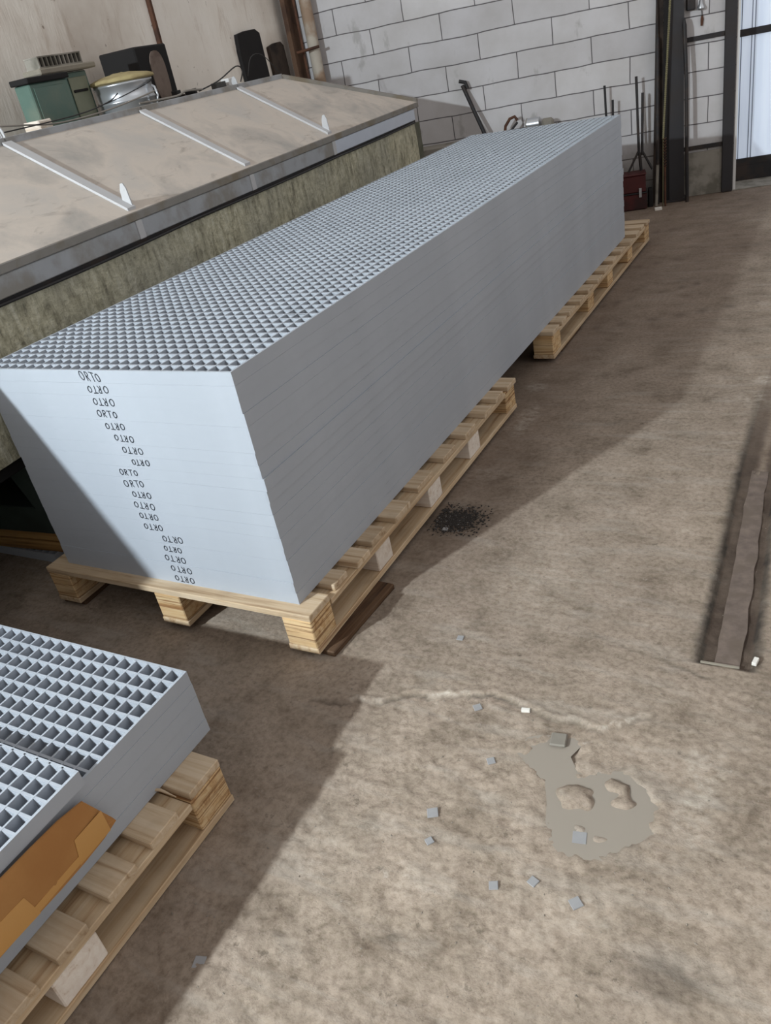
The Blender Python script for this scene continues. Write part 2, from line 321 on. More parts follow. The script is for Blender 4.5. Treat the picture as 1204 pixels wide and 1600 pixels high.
def stain_shade(x, y):
    r = g = b = 0.0; v = Vector((x, y, 0)); n = noise.noise(v*14)*.5+noise.noise(v*45)*.4
    xl = 1.093-.03*ss(.2, 1.5, y); xr = xl+.118-.01*ss(.2, 1.4, y)
    if .23 < y < 2.4:
        for xc, wd in ((xl+.014, .036), (xr-.008, .026)):
            r = max(r, (1-ss(wd*.5, wd*1.5, abs(x-xc)+n*.012))*(1-ss(1.2, 2.4, y))*1.0)
        if xl < x < xr: b = max(b, .35)
    d = math.hypot((x-.15)/.14, (y-.77)/.12); r = max(r, (1-ss(.5, 1.15, d+n*.4))*.75)
    cyv = crack_y(x)
    if cyv is not None and .12 < x < 1.06:
        cyv += jag(x); q = ss(-.15, .25, noise.noise(Vector((x*9, 2, 8))))*(1-ss(.98, 1.05, x))
        r = max(r, .75*math.exp(-((y-cyv+.007)/.0055)**2)*(1-.6*q)*(1-ss(.98, 1.05, x))); g = max(g, .7*math.exp(-((y-cyv-.004)/.006)**2)*q)
    if .8 < x < 1.25:
        yc = .262-.28*(x-.83)+.03*noise.noise(Vector((x*16, 1, 1)))-.0; r = max(r, .6*math.exp(-((y-yc)/.005)**2)*ss(-.3, .2, noise.noise(Vector((x*8, 4, 4))))*(1 if y < .245 or x < 1.05 else 0))
    for ya, yb, wd in ((3.07, 3.9, .02), (2.70, 3.18, .015), (3.85, 4.4, .02), (4.75, 5.1, .02)):
        yc = ya+(yb-ya)*(x-.0)/1.0+.05*noise.noise(Vector((x*3, ya, 0))); r = max(r, .55*math.exp(-((y-yc)/wd)**2)*ss(-.35, .1, noise.noise(Vector((x*5, ya, 4)))))
    for (cx_, cy_, a, c_, s_) in ((.13, 1.60, .06, .22, .95), (.06, 1.98, .07, .07, .8), (.13, 1.12, .10, .10, .4), (1.08, 2.1, .1, .06, .7), (1.16, -.20, .06, .22, .30), (.98, -.55, .16, .06, .2), (.35, -.6, .2, .1, .2), (.6, .5, .3, .3, .15), (1.1, 1.9, .25, .1, .25), (.13, .95, .04, .3, .25)):
        g = max(g, s_*(1-ss(.3, 1.1, math.hypot((x-cx_)/a, (y-cy_)/c_)+n*.7)))
    # brown dirt with the stacks' shade painted in, alongside them and further back
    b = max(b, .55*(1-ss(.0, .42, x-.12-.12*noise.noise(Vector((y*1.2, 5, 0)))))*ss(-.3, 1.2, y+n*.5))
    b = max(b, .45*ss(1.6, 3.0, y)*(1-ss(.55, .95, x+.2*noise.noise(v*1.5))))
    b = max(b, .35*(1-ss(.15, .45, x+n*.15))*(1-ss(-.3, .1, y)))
    r = max(r, .5*(1-ss(.2, 1, math.hypot((x-1.17)/.16, (y+.62)/.06)+n*.6)))
    r = max(r, .55*(1-ss(5.5, 5.3, y)) if False else r)
    return r, g, b
def axis(segs):
    out = []
    for a, b, st in segs:
        n = max(1, round((b-a)/st)); out += [a+(b-a)*i/n for i in range(n)]
    return out+[segs[-1][1]]
xs = axis([(-3.6, -1.4, .25), (-1.4, -.15, .05), (-.15, 1.45, .0065), (1.45, 2.2, .02), (2.2, 3.6, .1)])
ys = axis([(-3.0, -1.3, .08), (-1.3, -1.0, .02), (-1.0, .5, .0065), (.5, 1.2, .010), (1.2, 2.6, .02), (2.6, 8.6, .06)])
nx, ny = len(xs), len(ys)
verts = [(x, y, height(x, y)) for y in ys for x in xs]
faces = [(j*nx+i, j*nx+i+1, (j+1)*nx+i+1, (j+1)*nx+i) for j in range(ny-1) for i in range(nx-1)]
me = bpy.data.meshes.new('floor'); me.from_pydata(verts, [], faces); me.materials.append(M['floor'])
me.polygons.foreach_set('use_smooth', [True]*len(faces))
ca = me.color_attributes.new('stain_shade', 'FLOAT_COLOR', 'POINT'); buf = []
for (x, y, z) in verts: r_, g_, b_ = stain_shade(x, y); buf += [r_, g_, b_, 1]
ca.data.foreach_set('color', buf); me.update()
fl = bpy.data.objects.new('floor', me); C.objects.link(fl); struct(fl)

# ------------------------------------------------------------------ walls
o = MB().box(-4.2, .425, 0, .30, -.05, 3.6).build('wall_back', M['block'], loc=WO, rotz=WA); struct(o)
o = MB().box(.425, .445, -.005, .30, -.02, 3.6).build('trim_1', M['white'], loc=WO, rotz=WA); struct(o)       # pale reveal beside the door
# left wall with shallow pilasters, in the tank frame (face at 1.33 behind the tank front)
m_ = MB(); m_.box(-1.63, -1.33, -9, 1.35, -.05, 3.6)
o = m_.build('wall_left', M['plaster'], loc=TO, rotz=TA); struct(o)
o = MB().box(-1.35, -1.29, -2.62, -1.88, 0, 3.6).build('trim_2', M['plaster'], loc=TO, rotz=TA); struct(o)    # flat plaster pilaster behind the cabinets
# pale patched foot of the block wall
o = MB().box(.055, .345, -.012, 0.0, .0, .335).build('trim_3', M['concrete'], loc=WO, rotz=WA); struct(o)
# sliding door set behind the opening
DW = .34
dr = bpy.data.objects.new('door_1', None); C.objects.link(dr); dr.location = wl(0, -DW); dr.rotation_euler = (0, 0, WA); struct(dr)
f = MB(); f.box(.395, .475, -.03, .03, .0, 2.4); f.box(1.62, 1.70, -.03, .03, 0, 2.4); f.box(.475, 1.62, -.03, .03, .0, .12); f.box(.475, 1.62, -.024, .03, .12, .175); f.box(.475, 1.62, -.03, .03, 2.32, 2.4)
f.box(.475, 1.62, -.028, .028, 1.075, 1.125)
f.build('door_frame', M['black'], dr)
p_ = MB().box(.475, 1.62, -.006, .006, .175, 2.32).build('door_pane', M['poly'], dr)
b_ = MB()
for x in (.50, .575, .598, .80, .823, 1.05, 1.073, 1.3, 1.323): b_.box(x, x+.006, -.009, -.0061, .175, 2.32)
b_.build('pane_ribs', mat_plain('grey_seam', (130, 140, 156), .5, 0, .1, 5, bump=0), dr)
o = MB().box(.40, 1.75, -.02, .30, -.02, .004).build('trim_4', M['concrete'], loc=WO, rotz=WA); struct(o)

# ------------------------------------------------------------------ gratings
def grating(nxc, nyc, th=.0388):
    bw = .0068; tw = .0050; mb = MB(); Wd = nxc*.04+bw; Ld = nyc*.04+bw
    for i in range(nxc+1):
        x = i*.04; e = i in (0, nxc)
        o_ = 0 if e else (bw-tw)/2; mb.taper(x+o_, x+bw-o_, 0 if e else .003, Ld if e else Ld-.003, 0, th, 0 if e else .0010, 0)
    for j in range(nyc+1):
        y = j*.04; e = j in (0, nyc)
        if e: mb.box(bw*.9, Wd-bw*.9, y, y+bw, 0, th)
        else: mb.taper(.003, Wd-.003, y, y+bw, 0, th-.0006, 0, .0010)
    return mb, Wd, Ld
gm, GW, GL = grating(25, 101)
panel_mesh = gm.mesh('grating_panel', M['grp'])
ordn = ['topmost', 'second from the top', 'third from the top', 'fourth from the top', 'fifth from the top', 'sixth from the top', 'seventh from the top', 'eighth from the top', 'ninth from the top', 'tenth from the top', 'ninth from the bottom', 'eighth from the bottom', 'seventh from the bottom', 'sixth from the bottom', 'fifth from the bottom', 'fourth from the bottom', 'third from the bottom', 'second from the bottom', 'bottommost']
# centre of each word on the front face, and whether it was written with the panel right way up
words = [(-.522, 1, .10), (-.510, 0, .0), (-.505, 0, .02), (-.512, 1, .05), (-.499, 0, .0), (-.481, 0, .05), (-.462, 0, .03), (-.449, 0, .0), (-.52, 1, .0), (-.512, 1, -.05), (-.497, 0, .0), (-.503, 0, .03), (-.503, 0, .03), (-.502, 0, .0), (-.436, 0, -.02), (-.452, 0, .02), (-.458, 0, .04), (-.445, 0, .04), (-.448, 0, .03)]
def stroke(mb, pts, hw, y):
    n = len(pts)
    for i in range(n-1):
        a = Vector(pts[i]); b = Vector(pts[i+1]); d = (b-a).normalized(); nrm = Vector((-d.y, d.x))*hw; a2 = a-d*hw*.6; b2 = b+d*hw*.6
        yy = y-.00003*i
        q = [a2+nrm, b2+nrm, b2-nrm, a2-nrm]; mb.add([(v.x, yy, v.y) for v in q], [(0, 1, 2, 3)])
def orto(rnd):
    def O(cx, w_, h_): return [(cx+math.cos(a)*w_/2, math.sin(a)*h_/2) for a in [2*math.pi*k/14+1.2 for k in range(15)]]
    k = lambda s: rnd.uniform(-s, s)
    h = .023; L = []
    L.append([(x+k(.0004), z+k(.0006)) for x, z in O(-.035, .017, h*.95)])
    x = -.016+k(.002); L.append([(x, -h/2), (x+.0005, h/2)]); L.append([(x, h/2), (x+.008, h*.48), (x+.011, h*.28), (x+.008, h*.05), (x, 0)]); L.append([(x+.003, 0), (x+.011, -h/2)])
    x = .011+k(.002); L.append([(x-.009, h/2+k(.001)), (x+.009, h/2+k(.001))]); L.append([(x, h/2), (x+k(.001), -h/2)])
    L.append([(x_+k(.0004), z+k(.0006)) for x_, z in O(.034+k(.002), .015, h*.85)])
    return L
rnd = random.Random(3)
for i in range(19):
    o = bpy.data.objects.new('grating_panel', panel_mesh); C.objects.link(o)
    z = SB+.741-.039*(i+1); jx = rnd.uniform(-.0018, .0018); jy = rnd.uniform(-.0004, .0012)
    if i in (8, 13): jx += .003
    o.location = (-GW+jx, jy, z); o.rotation_euler = (0, 0, rnd.uniform(-.0004, .0004))
    cx_, uprt, tilt = words[i]
    tag(o, 'grey grating panel, %s of tall stack, ORTO written %s' % (ordn[i], 'upright' if uprt else 'upside down'), 'grating', 'grating panels of the tall stack')
    mb = MB(); sc = rnd.uniform(.82, 1.0)*(1.0 if i else 1.25)
    for ln in orto(rnd):
        pts = []
        for x, zz in ln:
            if not uprt: x, zz = -x, -zz
            x += zz*(-.35 if i == 0 else rnd.uniform(-.02, .02)); c, s_ = math.cos(-tilt), math.sin(-tilt)
            x *= (1.0 if i else .8)
            pts.append(((x*c-zz*s_)*sc, (x*s_+zz*c)*sc))
        stroke(mb, pts, .0015, 0)
    q = mb.build('handwritten_word', M['ink'], o, loc=(GW+cx_, -.0006, .0192))
    q['label'] = 'word ORTO handwritten in black marker'

# near stack
gm2, GW2, GL2 = grating(25, 46); near_mesh = gm2.mesh('grating_panel', M['grp'])
no = ['bottommost', 'second from the bottom', 'middle', 'fourth from the bottom', 'full-size uppermost']
for i in range(5):
    o = bpy.data.objects.new('grating_panel', near_mesh); C.objects.link(o)
    o.location = (.038-GW2+rnd.uniform(-.002, .002), -.492-GL2+rnd.uniform(-.003, .003), .145+.039*i)
    tag(o, 'grey grating panel, %s of five in the low stack' % no[i], 'grating', 'grating panels of the low stack')
gm3, GW3, GL3 = grating(25, 37)
o = gm3.build('grating_panel', M['grp'], loc=(.052-GW3, -.842-GL3, .145+.039*5)); tag(o, 'shorter grey grating panel lying on top of the low stack at lower left', 'grating')

# ------------------------------------------------------------------ pallets
def pallet(label, x0, x1, y0, y1, z0, boards, blocks, pale=(), front_solid=True):
    r = thing('wooden_pallet', label, 'pallet', ((x0+x1)/2, (y0+y1)/2, z0)); cx_, cy_ = (x0+x1)/2, (y0+y1)/2
    X0, X1 = x0-cx_, x1-cx_; rn = random.Random(int(y0*1000)+5); cols = [(X1-.115, X1-.004), (-.0575, .0575), (X0+.004, X0+.115)]
    for a, b in boards:
        j = rn.uniform(-.012, .004)
        MB().bbox(X0+rn.uniform(0, .006), X1+j, a-cy_, b-cy_, .122, .144, .002).build('deck_board', M['woodX'], r)
    for (a, b) in cols:
        MB().bbox(a, b, y0-cy_+.118, y1-cy_-.118, .102, .1215, .002).build('stringer_board', M['woodY'], r)
        MB().bbox(a, b, y0-cy_, y1-cy_, 0, .02, .002).build('bottom_board', M['woodY'], r)
        for k, (c, d) in enumerate(blocks):
            end = k in (0, len(blocks)-1)
            o = MB().bbox(a+.003, b-.003, c-cy_, d-cy_, .0205, .1215 if end else .1015, .003).build('block', M['paleB'] if (k in pale) else M['woodB'], r)
    return r
bd1 = [(-.045, .068), (.112, .19), (.232, .315), (.355, .45), (.505, .62), (.71, .84), (.935, 1.05), (1.135, 1.24), (1.33, 1.41), (1.475, 1.56), (1.60, 1.705)]
pallet('light wooden pallet under the front half of the tall stack', -1.085, .068, -.045, 1.705, .020, bd1,
       [(-.044, .07), (.36, .46), (.775, .88), (1.16, 1.27), (1.59, 1.704)], pale=(1, 2, 3))
bd2 = [(2.28, 2.39), (2.43, 2.52), (2.57, 2.68), (2.75, 2.85), (2.93, 3.04), (3.12, 3.22), (3.30, 3.41), (3.50, 3.60), (3.70, 3.81), (3.90, 4.0), (4.10, 4.20), (4.27, 4.36), (4.39, 4.49)]
pallet('light wooden pallet under the far half of the tall stack', -1.07, .065, 2.28, 4.49, .020, bd2, [(2.281, 2.41), (2.93, 3.05), (3.36, 3.48), (3.87, 3.99), (4.36, 4.489)])
bd3 = [(-.675, -.565), (-.815, -.725), (-.95, -.865), (-1.09, -1.01), (-1.23, -1.14), (-1.38, -1.28), (-1.53, -1.43), (-1.68, -1.58), (-1.83, -1.73), (-1.98, -1.88), (-2.13, -2.03)]
pallet('light wooden pallet under the low stack at lower left', -.975, .128, -2.13, -.565, .0, bd3, [(-2.129, -2.01), (-1.56, -1.44), (-1.12, -1.00), (-.68, -.566)], pale=(2,))
# weathered planks that the tall stack's pallets stand on
for x, y, L_, lab, rz in ((.050, .06, .36, 'dark weathered plank under the near right corner of the front pallet', -.06), (-1.03, .05, .36, 'dark weathered plank under the near left corner of the front pallet', .04), (-.51, .9, .5, 'dark weathered plank hidden under the middle of the front pallet', 0), (-.03, 1.5, .3, 'dark weathered plank under the far right corner of the front pallet', 0), (-.0, 2.5, .34, 'dark weathered plank under the near corner of the far pallet', 0), (-.02, 4.2, .4, 'dark weathered plank under the far corner of the far pallet', 0)):
    mb = MB().bbox(-.055, .055, -L_/2+.1, L_/2+.1, -.001, .0195, .003); o = mb.build('plank', M['oldwood'], loc=(x, y, 0.0), rotz=rz); tag(o, lab, 'plank')
mb = MB(); mb.tube([(0, 0, .004), (.05, .012, .006), (.10, .01, .004)], [.003, .004, .001], 5); o = mb.build('wood_splinter', M['woodX'], loc=(-.0, -.705, .146)); tag(o, 'pale wood splinter sticking out between the near pallet boards', 'splinter')

# ------------------------------------------------------------------ cardboard on the near stack
def sheet(mb, grid, th):
    nu, nv = len(grid), len(grid[0]); V = [Vector(p) for row in grid for p in row]
    V2 = [v-Vector((th, 0, 0)) for v in V]; n = len(V); fs = []
    for i in range(nu-1):
        for j in range(nv-1):
            a = i*nv+j; q = (a, a+1, a+nv+1, a+nv); fs.append(q); fs.append(tuple(n+k for k in q[::-1]))
    edge = [j for j in range(nv)]+[i*nv+nv-1 for i in range(1, nu)]+[(nu-1)*nv+j for j in range(nv-2, -1, -1)]+[i*nv for i in range(nu-2, 0, -1)]
    for a, b in zip(edge, edge[1:]+edge[:1]): fs.append((a, b, n+b, n+a))
    mb.add(V+V2, fs)
cb = thing('cardboard_sheet', 'brown cardboard sheet hanging down the side of the low stack', 'cardboard', (.055, -1.15, .2))
Y = [-.83, -.868, -.93, -1.0, -1.08, -1.18, -1.3, -1.5, -1.7]
top = [.225, .318, .332, .338, .339, .339, .339, .339, .339]; bot = [.218, .206, .205, .208, .210, .206, .205, .205, .205]
grid = []
for y, a, b in zip(Y, top, bot):
    row = []
    for k in range(5):
        f_ = k/4; z = a+(b-a)*f_; x = .006+.010*math.sin(f_*1.6)+.003*math.sin(y*17)
        if y > -.86: x += .003
        row.append((x, y+1.15, z-.2))
    grid.append(row)
mb = MB(); sheet(mb, grid, .004); mb.build('board', M['card'], cb)
def tape(y0, y1, z0, z1, y2, y3, name='tape_strip'):
    g = []
    for k in range(6):
        f_ = k/5; row = []
        for yy in (y0+(y2-y0)*f_, y1+(y3-y1)*f_):
            z = z0+(z1-z0)*f_; fz = (.336-z)/.145; fz = max(0, min(1, fz)); row.append((.0078+.010*math.sin(fz*1.6)+.003*math.sin(yy*17)+(.002 if yy > -.87 else 0), yy+1.15, z-.2))
        g.append(row)
    mb = MB(); sheet(mb, g, .0008); mb.build(name, M['tape'], cb)
tape(-.848, -.925, .270, .212, -.850, -.94); tape(-1.06, -1.16, .27, .210, -1.05, -1.15); tape(-.93, -1.06, .232, .214, -.94, -1.06)

# ------------------------------------------------------------------ tank and its cover
tk = thing('concrete_tank', 'long mossy concrete tank with steel rim behind the tall stack', 'tank', TO, TA)
mb = MB(); zs = [.505, .62, .75, .88, 1.0]; us = [-6.6+i*.12 for i in range(55)]+[-.05]
V = [(-.012+noise.noise(Vector((u*5, z*7, 1)))*.008+noise.noise(Vector((u*25, z*9, 4)))*.005, u, z) for z in zs for u in us]; nu = len(us)
mb.add(V, [(j*nu+i, j*nu+i+1, (j+1)*nu+i+1, (j+1)*nu+i) for j in range(len(zs)-1) for i in range(nu-1)])
mb.box(-1.1, -.024, -6.6, -.052, .5, 1.0)
mb.build('tank_body', M['moss'], tk)
mb = MB(); mb.box(-.30, -.02, -.045, .07, .42, 1.0); mb.build('end_post', mat_plain('dark_mossy_concrete', (112, 110, 96), .95, 0, .5, 14, (84, 86, 70)), tk)
edges = [-6.6, -5.2, -4.25, -3.29, -2.36, -1.40, -.03]
for i, (a, b) in enumerate(zip(edges, edges[1:])):
    o = MB().bbox(-.10, .0, a+.02, b-.02, 1.024, 1.098, .003).build('rim_strip', M['strip'] if i == 5 else M['steel'], tk)
    if i: MB().bbox(-.05, .004, a-.02, a+.02, 1.024, 1.098, .002).build('rim_joint', M['rib'], tk)
MB().box(-1.1, -.012, -6.6, -.03, 1.003, 1.024).build('rim_flange', M['black'], tk)
for u in (-6.3, -4.17, -2.3, -.4):
    MB().bbox(-1.15, .05, u-.06, u+.06, .13, .25, .004).build('support_beam', M['dkgreen'], tk)
    MB().bbox(-.16, -.04, u-.05, u+.05, .25, .499, .004).build('support_leg', M['dkgreen'], tk)
    MB().bbox(-1.05, -.93, u-.05, u+.05, .25, .499, .004).build('support_leg', M['dkgreen'], tk)
    mb = MB(); mb.prism([(-.20, .499), (-.06, .499), (-.02, .25), (-.10, .25)], 'y', u-.08, u-.052); mb.build('brace', M['dkgreen'], tk)
MB().bbox(-.24, -.03, -6.6, -.1, .455, .499, .004).build('support_rail', M['soot'], tk)
# timbers under the support beams
for k, u in enumerate((-6.3, -4.17, -2.3, -.4)):
    for h, (z0, z1) in enumerate(((.04, .083), (.084, .1295))):
        if k == 3 and h: pass
        nm = ['under the tank behind the camera side', 'under the tank, seen left of the tall stack', 'under the middle of the tank', 'under the far end of the tank'][k]
        if k != 1 and True:
            if h: continue
            z0, z1 = 0.003, .1295
        o = MB().bbox(-1.2, .06, -.055, .055, z0, z1, .003).build('timber', M['ochre'], loc=tl(u+(.012 if h else 0), 0, 0), rotz=TA)
        tag(o, 'ochre timber %s%s' % ('' if k != 1 else ('lower of two ' if h == 0 else 'upper of two '), nm), 'timber')
gm4, a4, b4 = grating(24, 9)
o = gm4.build('grating_panel', M['grp'], loc=(-2.30, .160, .0015)); tag(o, 'grey grating piece lying on the floor beneath the tank timbers', 'grating')
# cable along the rim
pts = [(.006+.006*math.sin(u*3.1), u, 1.012-.006*abs(math.sin(u*2.2))) for u in [-6.6+.1*i for i in range(66)]]
o = MB().tube(pts, .0055, 6).build('cable', M['wire'], loc=TO, rotz=TA); tag(o, 'black cable running along the tank under the steel rim', 'cable')

cv = thing('tank_cover', 'dusty sloping metal cover over the long tank', 'cover', TO, TA)
HZ = 1.134; RZ = 1.465; RW = .56; UE = -.84   # hip: ridge ends at UE
def slope_z(x): return HZ+(RZ-HZ)*(-x/RW)
cuts = [-6.6, -5.2, -4.25, -3.29, -2.35, -1.40]
for i, a in enumerate(cuts):
    b = cuts[i+1] if i < 5 else None
    if b is not None: top_ = [(-.0, a, HZ), (0, b, HZ), (-RW, b, RZ), (-RW, a, RZ)]
    else: top_ = [(-.0, a, HZ), (0, .035, HZ), (-RW, UE, RZ), (-RW, a, RZ)]
    lo_ = [(x, y, z-.006) for x, y, z in top_]
    MB().add(top_+lo_, [(0, 1, 2, 3), (7, 6, 5, 4), (0, 4, 5, 1), (1, 5, 6, 2), (2, 6, 7, 3), (3, 7, 4, 0)]).build('cover_panel', M['lid'], cv)
# far hip and back ledge
MB().add([(0, .035, HZ), (-1.12, .035, HZ), (-1.12, UE, RZ-.03), (-RW, UE, RZ)], [(0, 1, 2, 3)]).build('hip_panel', M['lid'], cv)
MB().box(-1.27, -RW-.004, -6.6, UE, 1.40, 1.446).build('back_ledge', M['rim'], cv)
MB().box(-1.27, -1.23, -6.6, UE, .0, 1.40).build('back_leg_plate', M['soot'], cv)
MB().bbox(-.05, .004, -6.6, .04, 1.099, HZ-.001, .003).build('front_lip', M['rim'], cv)
d1 = Vector((-RW, UE-.035, RZ-HZ)); e = [Vector((0.0, .035, HZ)), Vector((0, .035, HZ))+d1]
mb = MB(); 
for (a, b) in ((e[0], e[1]),):
    q = Vector((0, .014, 0)); z = Vector((0, 0, .022)); mb.add([a-q, b-q, b+q, a+q, a-q+z, b-q+z, b+q+z, a+q+z], [(3, 2, 1, 0), (4, 5, 6, 7), (0, 1, 5, 4), (1, 2, 6, 5), (2, 3, 7, 6), (3, 0, 4, 7)])
mb.build('hip_edge_bar', M['rim'], cv)
cuts2 = cuts+[UE]
for a, b in zip(cuts2, cuts2[1:]):
    MB().bbox(-RW-.012, -RW, a+.004, b-.004, RZ-.02, RZ+.028, .002).build('ridge_bar', M['steel'], cv)
def rib(u):
    mb = MB(); a = Vector((-.012, u, slope_z(-.012))); b = Vector((-RW+.004, u, RZ)); q = Vector((0, .026, 0)); z = Vector((0, 0, .012))
    mb.add([a-q, b-q, b+q, a+q, a-q+z, b-q+z, b+q+z, a+q+z], [(3, 2, 1, 0), (4, 5, 6, 7), (0, 1, 5, 4), (1, 2, 6, 5), (2, 3, 7, 6), (3, 0, 4, 7)])
    mb.build('rib', M['rib'], cv)
for u in cuts[1:]: rib(u)
def lug(u, x, z, h=.085):
    prof = [(-.032, 0), (.012, 0), (.006, h*.75), (-.004, h), (-.018, h*.98), (-.028, h*.7)]
    mb = MB(); mb.prism([(x+a_, z+b_) for a_, b_ in prof], 'y', u+.016, u+.022); mb.tube([(x-.010, u+.0155, z+h*.75), (x-.010, u+.0225, z+h*.75)], .006, 8); mb.build('lifting_lug', M['rib'], cv)
for u in (-5.2, -3.29, -1.40): lug(u, -.03, slope_z(-.03), .095 if u > -4 else .08); lug(u, -RW-.02, RZ, .07)

o = MB().bbox(.020, .076, -5.95, -5.06, .002, 1.17, .004).build('shade_blocker', M['steel'], loc=TO, rotz=TA); tag(o, 'added unseen shade-casting locker against the tank beyond the left frame edge', 'blocker')  # unseen slab, added to cast the slanting shade on the stack's end face

# ------------------------------------------------------------------ things on the back ledge of the tank
LZ = 1.447
g = thing('metal_cabinet', 'glossy green metal cabinet with dark lid on the tank ledge', 'cabinet', tl(-2.615, .90, LZ), TA)
MB().bbox(-.05, .05, -.14, .13, 0, .235, .006).build('cabinet_body', M['green'], g); MB().bbox(-.055, .065, -.155, .135, .236, .262, .004).build('cabinet_lid', M['soot'], g)
mb = MB(); mb.bbox(.051, .055, -.12, .09, .03, .215, .002); mb.build('cabinet_door', M['green'], g)
g = thing('metal_cabinet', 'grey green framed cabinet right of the glossy green one', 'cabinet', tl(-2.36, .95, LZ), TA)
MB().bbox(-.05, .05, -.10, .085, 0, .26, .005).build('cabinet_body', M['green'], g)
MB().bbox(.051, .057, -.07, .065, .03, .235, .002).build('cabinet_door', M['palegreen'], g)
MB().bbox(.0572, .064, -.06, .045, .165, .177, .002).build('door_latch', M['soot'], g)
o = MB().bbox(-.06, .06, -.22, .19, 0, .028, .006).build('stone_slab', M['slab'], loc=tl(-2.43, .91, LZ+.2635), rotz=TA); tag(o, 'pale slab bridging the two green cabinets', 'slab')
g = thing('slotted_tray', 'grey slotted tray on the slab above the green cabinets', 'tray', tl(-2.46, .91, LZ+.292), TA)
mb = MB(); mb.box(-.045, .045, -.165, .145, 0, .006); mb.box(-.045, .045, -.165, .145, .046, .052); mb.build('tray_frame', M['concrete'], g)
mb = MB()
for k in range(11): mb.box(-.044, .044, -.163+k*.030, -.155+k*.030, .006, .046)
mb.build('slats', M['concrete'], g)
MB().box(-.03, .03, -.155, .135, .007, .045).build('tray_core', M['soot'], g)
# bucket
g = thing('metal_bucket', 'dented shiny aluminium bucket topped with yellowish foam', 'bucket', tl(-2.155, .79, LZ), TA)
def dentl(prof, n=32):
    mb = MB(); mb.lathe(prof, n)
    mb.v = [(x+.006*noise.noise(Vector((x*9, y*9, z*9))), y+.006*noise.noise(Vector((x*9+5, y*9, z*9))), z) for x, y, z in mb.v]; return mb
dentl([(.0, .0), (.145, .0), (.150, .004), (.152, .075), (.155, .078), (.155, .084), (.151, .088), (.150, .155), (.156, .158), (.156, .168), (.150, .170), (.145, .168), (.142, .02), (0, .018)]).build('bucket_body', M['alu'], g)
mb = MB(); mb.tube([(.155, .04, .13), (.175, .035, .12), (.185, .03, .08), (.175, .025, .045), (.153, .03, .035)], .006, 6); mb.build('handle', M['alu'], g)
mb = MB(); V = []; 
for r_ in (0, .05, .1, .14, .168, .172):
    for k in range(20):
        a = 2*math.pi*k/20; V.append((r_*math.cos(a)*(1+.05*math.sin(3*a)), r_*math.sin(a), .215-.9*r_*r_*1.0-(.012 if r_ > .169 else 0)+.006*noise.noise(Vector((r_*30, a*3, 0)))))
mb.add(V, [(i*20+k, i*20+(k+1) % 20, (i+1)*20+(k+1) % 20, (i+1)*20+k) for i in range(5) for k in range(20)], True)
mb.v += [(0.150*math.cos(2*math.pi*k/20), .150*math.sin(2*math.pi*k/20), .169) for k in range(20)]; n0 = len(mb.v)-20
for k in range(20): mb.f.append((100+k, 100+(k+1) % 20, n0+(k+1) % 20, n0+k)); mb.sm.append(False)
mb.build('foam_top', M['foam'], g)
mb = MB(); mb.tube([(math.cos(a)*.155, math.sin(a)*.155, .12+.035*math.sin(a*1.0+.6)) for a in [2*math.pi*k/24 for k in range(25)]], .0022, 5, cap=False); mb.build('tie_wire', M['wire'], g)
# dark heater with oval grille
g = thing('cabinet_speaker', 'dark scorched box with dusty oval front left of the bricks', 'box', tl(-1.66, 1.02, LZ), TA)
MB().bbox(-.13, .13, -.19, .115, -.0, .33, .008).build('case', M['soot'], g)
mb = MB(); P_ = []
for k in range(24):
    a = 2*math.pi*k/24; P_.append((-.018+.070*math.copysign(abs(math.cos(a))**.8, math.cos(a)), .165+.135*math.copysign(abs(math.sin(a))**.7, math.sin(a))))
mb.prism(P_, 'x', .131, .136); mb.build('oval_grille', M['ovalm'], g)
g['label'] = 'dark sooty upright box with dusty oval front beside the bucket'; g.name = 'upright_box'
o = MB().bbox(-.02, .02, -.055, .055, 0, .075, .003).build('mesh_vent', mat_plain('grey_mesh', (104, 102, 100), .7, .2, .6, 90), loc=tl(-1.36, .72, LZ), rotz=TA); tag(o, 'small grey meshed plate standing behind the cover ridge', 'plate')
o = MB().bbox(-.03, .03, -.035, .035, 0, .085, .004).build('white_block', M['white'], loc=tl(-1.22, .74, LZ), rotz=TA); tag(o, 'small white block behind the cover ridge near the meshed plate', 'block')
o = MB().bbox(-.05, .05, -.06, .03, -.0, .08, .006).build('wood_offcut', M['paleB'], loc=tl(-2.88, .74, LZ), rotz=TA); tag(o, 'pale wood offcut wedged left of the glossy green cabinet', 'wood offcut')
# junk beside the bucket
mb = MB(); rn = random.Random(5)
for k in range(26):
    x, y, z = rn.uniform(-.05, .05), rn.uniform(-.09, .09), rn.uniform(0, .05); s_ = rn.uniform(.008, .022); mb.bbox(x-s_, x+s_, y-s_, y+s_, z, z+s_*1.5, .002)
o = mb.build('scrap_pile', M['black'], loc=tl(-1.74, .70, LZ), rotz=TA); tag(o, 'dark scrap heap right of the shiny bucket', 'scrap', kind='stuff')
